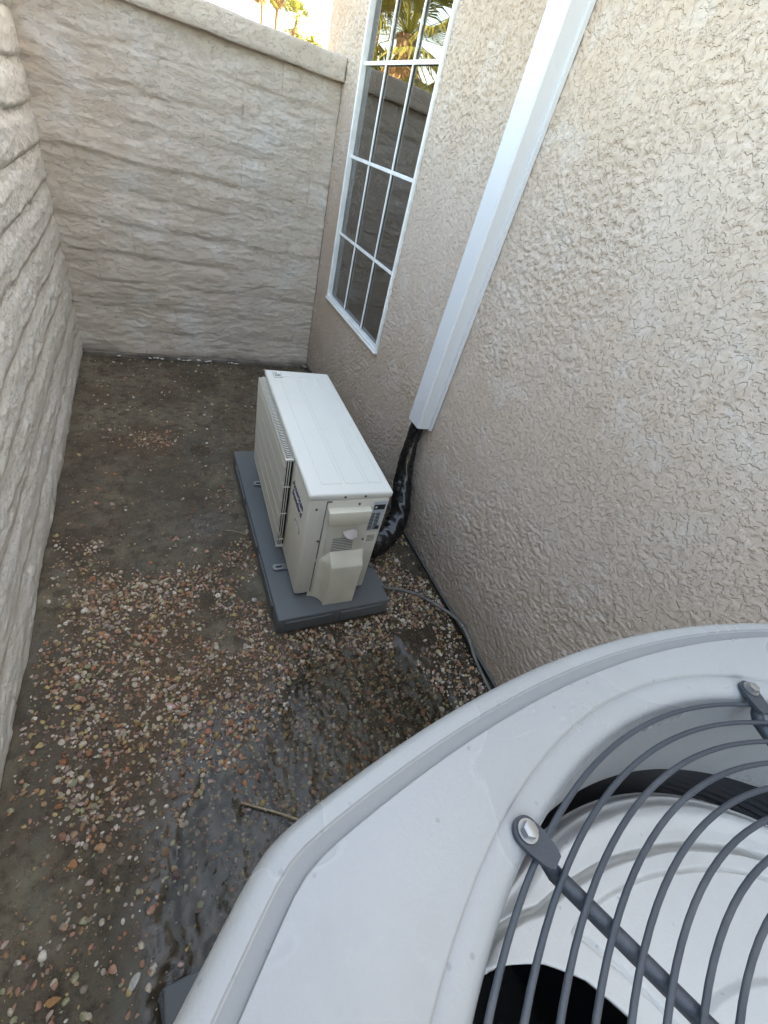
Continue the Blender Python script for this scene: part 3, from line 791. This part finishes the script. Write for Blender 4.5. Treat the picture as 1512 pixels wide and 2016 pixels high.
# end panel (faces -y)
ye = -HL + .0035
def eb(name, u0, u1, z0, z1, d, mat, bev=.0, parent=U, base=0.):
    return box(name, ((u0 + u1) / 2, ye - base - d / 2 + .001, (z0 + z1) / 2), (u1 - u0, d + .002, z1 - z0), mat, parent, bev)
endp = eb('end_panel', -.080, .136, .026, .488, .003, M['split'], .0015)
prism('seam', [(-.0835, .030), (-.0805, .030), (-.0805, .200), (-.0835, .200)], 'y', ye - .0012, ye - .0004, M['groove'], U)
eb('seam', -.0830, -.0810, .215, .488, .0012, M['groove'])
eb('seam', -.0990, -.0978, .03, .47, .0010, M['cream'])
eb('seam', -.080, -.0660, .486, .4885, .0042, M['groove'])
eb('recess', -.064, .076, .245, .392, .0045, M['split'], .0022)
eb('recess_rim', -.066, .078, .392, .401, .008, M['split'], .003)
for i in range(8):
    eb('louver', -.036, .046 - .001 * i, .2500 + .0085 * i, .2525 + .0085 * i, .0060, M['lid'], .0008)
    eb('slot', -.036, .046 - .001 * i, .2528 + .0085 * i, .2568 + .0085 * i, .0050, M['conduit'])
# handle cap: wedge that overhangs
prism('handle_cap', [(-.078, .462), (.072, .462), (.070, .405), (-.050, .402), (-.072, .412)], 'y', ye - .030, ye, M['cream'], U, .004)
# valve cover: rounded left side, flat ledge on top
pl = [(-.090, 0)] + [(-.090 + .052 * math.sin(a), -.054 * (1 - math.cos(a))) for a in np.linspace(.2, PI / 2, 9)] + [(.082, -.054), (.098, -.012), (.100, 0)]
nV = []; zt = [.006, .212, .2285]
def vprof(s, top):
    return [(-.038 + (x + .038) * s if x < -.038 else x, ye + .001 + y * s) for x, y in pl]
for z, s in ((.000, 1.), (.208, 1.), (.2165, .97), (.236, .40), (.250, .06)):
    nV += [(x, y, z) for x, y in vprof(s, 0)]
k = len(pl); nF = [(r * k + i, r * k + i + 1, (r + 1) * k + i + 1, (r + 1) * k + i) for r in range(4) for i in range(k - 1)]
nF += [tuple(range(k))]
me = pyd('valve_cover', nV, nF); autosmooth(me, 48); link('valve_cover', me, U, M['cream'])
# rating labels
eb('label', .084, .131, .342, .480, .0042, M['label'])
eb('label_band', .088, .128, .444, .466, .0050, M['black'])
boxes('print', [((.091 + .019 * (i % 2), ye - .0048, .352 + .0068 * (i // 2)), (.015, .0014, .0030)) for i in range(24)], M['black'], U)
eb('print', .112, .127, .350, .366, .0056, M['black'])
eb('print', .092, .098, .451, .459, .0056, M['labelw'])
eb('label', .088, .126, .286, .324, .0042, M['labelw'])
boxes('print', [((.107, ye - .0048, .292 + .007 * i), (.030, .0014, .0022)) for i in range(5)], M['conduit'], U)
for u, z, d in ((-.114, .456, 0), (-.089, .308, .001), (-.026, .507, .004), (.044, .507, .004), (.030, .474, .004), (.078, .302, .004)):
    cyl('screw', (u, ye - .0005 - d, z), .0042, .004, M['screw'], U, 10, 'y', .0008)
# scrap of paper stuck over the louvres: a curled fan
V = []; F = []
for i in range(9):
    for j in range(7):
        a = math.radians(195 + 100 * i / 8); r = .006 + .040 * j / 6
        V.append((-.006 + .043 + r * math.cos(a) * 1.05, ye - .008 - .016 * math.sin(PI * i / 8) * (j / 6) - .002 * (i % 2), .352 + r * math.sin(a) * .9 + .012))
for i in range(8):
    for j in range(6): F.append((i * 7 + j, (i + 1) * 7 + j, (i + 1) * 7 + j + 1, i * 7 + j + 1))
o = link('paper_scrap', pyd('paper_scrap', V, F), None, M['paper'], True)
o.matrix_world = Matrix.Translation((-.514, -1.852, .082)) @ Matrix.Rotation(math.radians(-2.15), 4, 'Z')
sm = o.modifiers.new('s', 'SOLIDIFY'); sm.thickness = .0006
tag(o, 'curled scrap of pale paper stuck over the small louvres of the white unit', 'paper scrap')
# feet
for yy in (-.275, .270):
    for sx in (-1, 1):
        out = rrect(sx * (HX + .016), yy, .062, .030, .010); inn = rrect(sx * (HX + .024), yy, .026, .010, .0049)
        ring_plate('foot', out, inn, .001, .008, M['steel'], U)
        box('foot_rail', (sx * (HX - .05), yy, .009), (.05, .05, .018), M['split'], U, .002)
for yy in (-.275, .270): box('foot_rail', (0, yy, .009), (.2, .04, .017), M['split'], U, .002)

# ================================================================== ROUND-FAN CONDENSER
CX, CY, CT = -.749, -3.554, 1.185
cond = empty('condenser', 'large light grey condenser with round top fan under dark concentric wire grille', 'air conditioner', (CX, CY, .062))
ZO = -.062
NA = 288
def rout(t):
    c, s = abs(math.cos(t)), abs(math.sin(t))
    def side(c, s):          # distance to bowed side y = .380 - .55 x^2
        lo, hi = .2, .6
        for _ in range(40):
            m = (lo + hi) / 2
            if m * s < .385 - .55 * (m * c) ** 2: lo = m
            else: hi = m
        return lo
    ds = [side(c, s), side(s, c), .618 / (c + s)]
    k = 330.
    return -math.log(sum(math.exp(-k * d) for d in ds)) / k + .0065
RO = [rout(2 * PI * i / NA) for i in range(NA)]
def sweep(name, rings, mat, parent, close=False, smooth=55):
    """rings: list of functions angle index -> (r, z)"""
    V = []; F = []
    for g_ in rings:
        for i in range(NA):
            r, z = g_(i); t = 2 * PI * i / NA; V.append((r * math.cos(t), r * math.sin(t), z + ZO))
    for k in range(len(rings) - 1):
        for i in range(NA):
            j = (i + 1) % NA; F.append((k * NA + i, k * NA + j, (k + 1) * NA + j, (k + 1) * NA + i))
    me = pyd(name, V, F); autosmooth(me, smooth); return link(name, me, parent, mat)
def C_(r, z): return lambda i: (r, z)
def O_(d, z): return lambda i: (RO[i] - d, z)
tz = CT
rings = [C_(.3130, tz - .115), C_(.3155, tz - .090), C_(.3200, tz - .055), C_(.3245, tz - .030), C_(.3270, tz - .016), C_(.3292, tz - .0085), C_(.3318, tz - .0050), C_(.3355, tz - .0032), C_(.3410, tz - .0026),
         C_(.3462, tz - .0026), C_(.3476, tz - .0028), C_(.3481, tz - .0020), C_(.3488, tz - .0004), C_(.3500, tz)]
# flat deck, shallow moulded step parallel to the edge, falling rim
rings += [lambda i: (max(.3520, RO[i] - .0245), tz), lambda i: (max(.3526, RO[i] - .0235), tz - .0004), lambda i: (max(.3534, RO[i] - .0228), tz - .0034), O_(.0150, tz - .0038), O_(.0142, tz - .0036), O_(.0134, tz - .0016), O_(.0095, tz - .0024), O_(.0060, tz - .0036), O_(.0035, tz - .0055), O_(.0012, tz - .0095), O_(0, tz - .015), O_(-.001, tz - .045), O_(-.002, tz - .060), O_(.004, tz - .061), O_(.012, tz - .056)]
top = sweep('top_cover', rings, M['cond'], cond)
me = top.data; me.materials.append(M['residue'])
for p in me.polygons:
    if p.index // NA in (15, 16): p.material_index = 1
# louvred jacket
rg = []
z = .070
while z < tz - .085:
    rg += [O_(.018, z), O_(.010, z + .004), O_(.022, z + .030)]; z += .034
rg += [O_(.014, tz - .060)]
sweep('louvered_jacket', rg, M['cond'], cond, smooth=25)
sweep('base_pan', [C_(.001, .066), O_(.012, .066), O_(.010, .066), O_(.010, .082), O_(.016, .084)], M['cond'], cond, smooth=25)
# ribbed black coil inside
rg = []; z = .10
while z < tz - .10:
    rg += [C_(.336, z), C_(.348, z + .005)]; z += .0115
sweep('coil', rg, M['coil'], cond, smooth=10)
# fan: three broad moulded blades
fan = cyl('fan_hub', (0, 0, tz - .135 + ZO), .085, .05, M['blade'], cond, 48, 'z', .008)
SLOT = []
def blade():
    nr, nt = 300, 260; V = np.zeros((nt, nr, 3))
    rr = np.linspace(.05, .304, nr)
    ed = np.interp(rr, [.05, .17, .20, .234, .26, .29, .304], [103, 105.5, 107, 109.5, 113.2, 119.3, 123.0])
    for a in range(nt):
        th = ed - (a / (nt - 1)) * 103.0
        z = np.full(nr, tz - .140) + .014 * (1 - a / (nt - 1))
        rA = np.interp(th, [0, 50, 67, 83, 98, 108, 111, 116, 125], [.262, .258, .255, .257, .266, .275, .283, .293, .295])
        SLOT.append(np.abs(rr - rA - .001) < .0021)
        rC = np.interp(th, [0, 55, 76, 91, 103], [.245, .241, .240, .246, .253])
        z = z - .0075 * sst(.286, .296, rr) - .012 * sst(.296, .304, rr)           # rolled outer edge
        z = z - .0160 * sst(.0036, .0014, np.abs(rr - rA - .001)) + .0035 * sst(.012, .0, np.abs(rr - rA - .024)) 
        inner = sst(.0028, -.0028, rr - rC) * sst(106.5, 104.2, th + (rr < .252) * (rr - .252) * 95 * -1 * .0 - (.252 - rr) * -1 * 90 * .0 - 0 * rr + (.252 - rr) * 88)
        z = z - .0030 * inner - .0045 * sst(.0014, .0006, np.abs(rr - rC)) * sst(107, 105, th) - .0050 * (rr < rC) * sst(.75, .35, np.abs(th - 105.4 + (.252 - rr) * 88))
        z = z + .006 * sst(.1765, .1715, rr)
        V[a, :, 0] = rr * np.cos(np.radians(th)); V[a, :, 1] = rr * np.sin(np.radians(th)); V[a, :, 2] = z + ZO
    return npmesh('blade', V.reshape(-1, 3), gridquads(nt, nr)[:, ::-1])
bmz = blade(); bmz.materials.append(M['blade']); bmz.materials.append(M['dark'])
bmz.polygons.foreach_set('use_smooth', [True] * len(bmz.polygons))
for k in range(3):
    o = bpy.data.objects.new('blade', bmz); COL.objects.link(o); o.parent = fan
    o.rotation_euler = (0, 0, -2 * PI * k / 3); sm = o.modifiers.new('s', 'SOLIDIFY'); sm.thickness = .003; sm.offset = 1
# concentric wires and radial arms
gril = bpy.data.objects.new('grille', None); COL.objects.link(gril); gril.parent = cond
zw = tz - .0045 + ZO
for k in range(21):
    r = .3245 - .01465 * k; n = max(40, int(170 * r / .32))
    dz = .000
    tube('ring_wire', [(r * math.cos(2 * PI * i / n), r * math.sin(2 * PI * i / n), zw + .006 * (1 - (r / .33) ** 2)) for i in range(n)], .00178, M['wire'], gril, 8, closed=True)
for k in range(8):
    a = math.radians(115.3 + 45.35 * (k if k < 4 else k)) if k in (0, 7) else math.radians(115.3 + 45 * k)
    if k == 7: a = math.radians(69.7)
    d = Vector((math.cos(a), math.sin(a), 0)); nrm = Vector((-d.y, d.x, 0))
    zz = zw - .0066
    tube('arm', [d * r + Vector((0, 0, zz + .006 * (1 - (r / .33) ** 2))) for r in (.02, .12, .22, .30, .3125)] + [d * .3185 + Vector((0, 0, zz + .0040)), d * .324 + Vector((0, 0, zz + .0085))], [.0046] * 5 + [.0044, .0030], M['wire'], gril, 12)
    # flattened end tab
    out = [(.0082 * math.cos(t), .0080 * math.sin(t)) for t in np.linspace(-PI / 2, PI / 2, 13)]
    out += [(-.006, .0080), (-.0125, .0070), (-.017, .0058), (-.0195, .0040), (-.0195, -.0040), (-.017, -.0058), (-.0125, -.0070), (-.006, -.0080)]
    NO = len(out)
    V = []; F = []
    for z in (-.0016, .0016):
        for x, y in out: p = d * (.3352 + x) + nrm * y; V.append((p.x, p.y, tz + ZO - .0008 + z))
    F = [tuple(range(NO))[::-1], tuple(range(NO, 2 * NO))] + [(i, (i + 1) % NO, NO + (i + 1) % NO, NO + i) for i in range(NO)]
    me = pyd('arm_tab', V, F); link('arm_tab', me, gril, M['wire'])
    p = d * .3355; cyl('bolt_washer', (p.x, p.y, tz + ZO + .0016), .0060, .0012, M['steel'], gril, 24)
    b_ = cyl('bolt', (p.x, p.y, tz + ZO + .0040), .0045, .0042, M['steel'], gril, 6, 'z', .0005)

# ================================================================== SINGLE STONES AND STEM
def stone(label, px, py, s, col, rot, dims=(1, .75, .55), rz=0):
    v, f = B1[rot % 14]
    m = simple('stone_colour', col, .55, var=.25, scale=70, bump=.002, bscale=150)
    o = link('stone', npmesh('stone', v * np.array(dims) * s, f), None, m, True); o.data.set_sharp_from_angle(angle=math.radians(40))
    o.location = (px, py, float(ground_h(np.array([px]), np.array([py]))[0]) + s * dims[2] * .45); o.rotation_euler = (.1, .1, rz)
    return tag(o, label, 'stone')
stone('orange brown stone lying alone on dark soil near the lower left wall', -1.286, -2.862, .0150, (.42, .22, .12), 1)
stone('smaller rusty orange stone on dark mud nearest the left wall bottom', -1.358, -3.105, .0165, (.36, .18, .07), 2)
stone('long pink and white streaked stone on top of the gravel heap', -1.118, -2.545, .019, (.50, .30, .28), 3, (1, .5, .45), -.6)
stone('pale grey rounded stone at the puddle edge by the condenser pad', -1.215, -3.135, .0165, (.42, .41, .37), 4, (1, .7, .5), .9)
stone('brick red stone half in water at the puddle edge', -1.02, -2.655, .0125, (.42, .15, .10), 5)
stone('pale orange stone beside the grey conduit at the stucco foot', -.052, -2.705, .0155, (.48, .26, .15), 6)
P = catmull([(-.955, -2.875, .000), (-.91, -2.905, .004), (-.87, -2.930, .004), (-.83, -2.958, .003), (-.79, -2.985, .001)], 5)
tag(tube('stem', P, [.0022 + .0016 * i / len(P) for i in range(len(P))], M['wood'], None, 7), 'thin dry tan stem floating across the puddle', 'stem')
for a, b, lab in (((-.86, -1.80), (-.77, -1.845), 'thin straw lying on soil beside the small pad'), ((-1.30, -2.42), (-1.18, -2.40), 'brown straw lying on the gravel close to the left wall'), ((-.985, -2.06), (-.905, -2.03), 'short brown twig on damp soil between left wall and pad')):
    P = catmull([(*a, .012), ((a[0] + b[0]) / 2, (a[1] + b[1]) / 2 + .006, .015), (*b, .011)], 4)
    tag(tube('twig', P, .0013, M['wood'], None, 5), lab, 'twig')

# ================================================================== PALMS AND SHRUB
def palm(label, x, y, h, r, seed, nfr=40, skirt=.8, tr=.22, group=None):
    rs = np.random.RandomState(seed); t = empty('palm_tree', label, 'palm tree', (x, y, -.07), 0, group)
    ph = [(.04 * math.sin(k * .9 + seed) * h * .15, .03 * math.cos(k * .7) * h * .1, h * k / 12) for k in range(13)]
    off = Vector((ph[-1][0], ph[-1][1], 0)); ph = [(p[0] - off.x, p[1] - off.y, p[2]) for p in ph]
    tube('trunk', ph, [tr * (1.15 - .35 * k / 12) for k in range(13)], M['trunk'], t, 12, fn=lambda u, a: 1 + .06 * math.sin(u * 160) + .03 * math.sin(a * 5 + u * 60))
    V = []; F = []
    def frond(V, F, az, el, L, fanr, nl, droop):
        d = Vector((math.cos(az) * math.cos(el), math.sin(az) * math.cos(el), math.sin(el))); c0 = Vector((0, 0, h))
        e = c0 + d * L + Vector((0, 0, -droop * L * .2)); side = d.cross(Vector((0, 0, 1))).normalized(); upv = side.cross(d)
        k = len(V); w = .018 * r; V += [c0 + side * w, c0 - side * w, e - side * w * .6, e + side * w * .6]; F.append((k, k + 1, k + 2, k + 3))
        for i in range(nl):
            a = (i / (nl - 1) - .5) * 2.5; l = fanr * (.75 + .3 * math.cos(a)) * rs.uniform(.85, 1.1)
            dd = (d * math.cos(a) + side * math.sin(a) + upv * .18 * math.cos(a * 2)).normalized(); wv = dd.cross(upv).normalized() * (.032 * fanr)
            m = e + dd * l * .6; tip = e + dd * l + Vector((0, 0, -droop * l * rs.uniform(.15, .45)))
            k = len(V); V += [e, m + wv, tip, m - wv]; F.append((k, k + 1, k + 2, k + 3))
    for i in range(nfr):
        el = math.radians(rs.uniform(-35, 80)); frond(V, F, i * 2.39996 + rs.uniform(-.2, .2), el, r * rs.uniform(.42, .58), r * rs.uniform(.42, .55), 22, 1.0 - .5 * math.sin(max(0, el)))
    link('crown', pyd('crown', V, F), t, M['frond'])
    if skirt:
        V = []; F = []
        for i in range(int(nfr * 1.6)):
            frond(V, F, rs.uniform(0, 6.28), math.radians(rs.uniform(-85, -52)), r * rs.uniform(.2, .3 + .35 * skirt), r * .30, 9, .6)
        link('dead_frond_skirt', pyd('dead_frond_skirt', V, F), t, M['skirt'])
    return t
palm('stout fan palm with brown frond skirt mirrored in the tall window', -2.85, 5.95, 2.95, 1.35, 3, 52, .5, .20)
palm('tallest skinny palm rising behind the far wall, crown cut off by the top edge', 10.9, 55., 9.9, 1.9, 5, 34, .5, .16)
palm('thin tall palm just left of the tallest one behind the far wall', 9.2, 53., 9.3, 1.7, 6, 30, .5, .14)
palm('small palm standing right of the tall palms and left of the yellow green shrub', 11.1, 48., 7.5, 1.55, 8, 34, .6, .14)
palm('thin distant palm mirrored at the left side of the tall window', -13.6, 36.5, 9.4, 1.9, 9, 30, .6, .16)
def shrub(name, label, cat, x, y, z0, z1, rx, n, leaf, seed):
    rs = np.random.RandomState(seed); t = empty(name, label, cat, (x, y, -.07))
    tube('trunk', [(0, 0, 0), (.1, .05, z0 * .5), (0, 0, z0 + .3)], [.14, .11, .06], M['trunk'], t, 8)
    V = []; F = []; cz = (z0 + z1) / 2; cl = [(rs.normal(size=3) * (.42, .42, .38)) for _ in range(26)]
    for i in range(n):
        c = cl[rs.randint(26)]; p = c + rs.normal(size=3) * .16
        P = Vector((p[0] * rx, p[1] * rx, cz + p[2] * (z1 - z0) * .75)); a = Vector(rs.normal(size=3)).normalized(); b = a.orthogonal().normalized(); k = len(V)
        V += [P - a * leaf, P + b * leaf * .45, P + a * leaf, P - b * leaf * .45]; F.append((k, k + 1, k + 2, k + 3))
    link('crown', pyd('crown', V, F), t, M['leaf']); return t
shrub('leafy_tree', 'yellow green leafy shrub top showing above the far wall beside the house corner', 'tree', 5.75, 22., 2.2, 4.05, .70, 5200, .11, 3)
shrub('leafy_tree', 'green tree crown mirrored low in the window behind the stout palm', 'tree', -5.0, 14.5, 1.6, 4.0, 1.3, 5200, .12, 4)
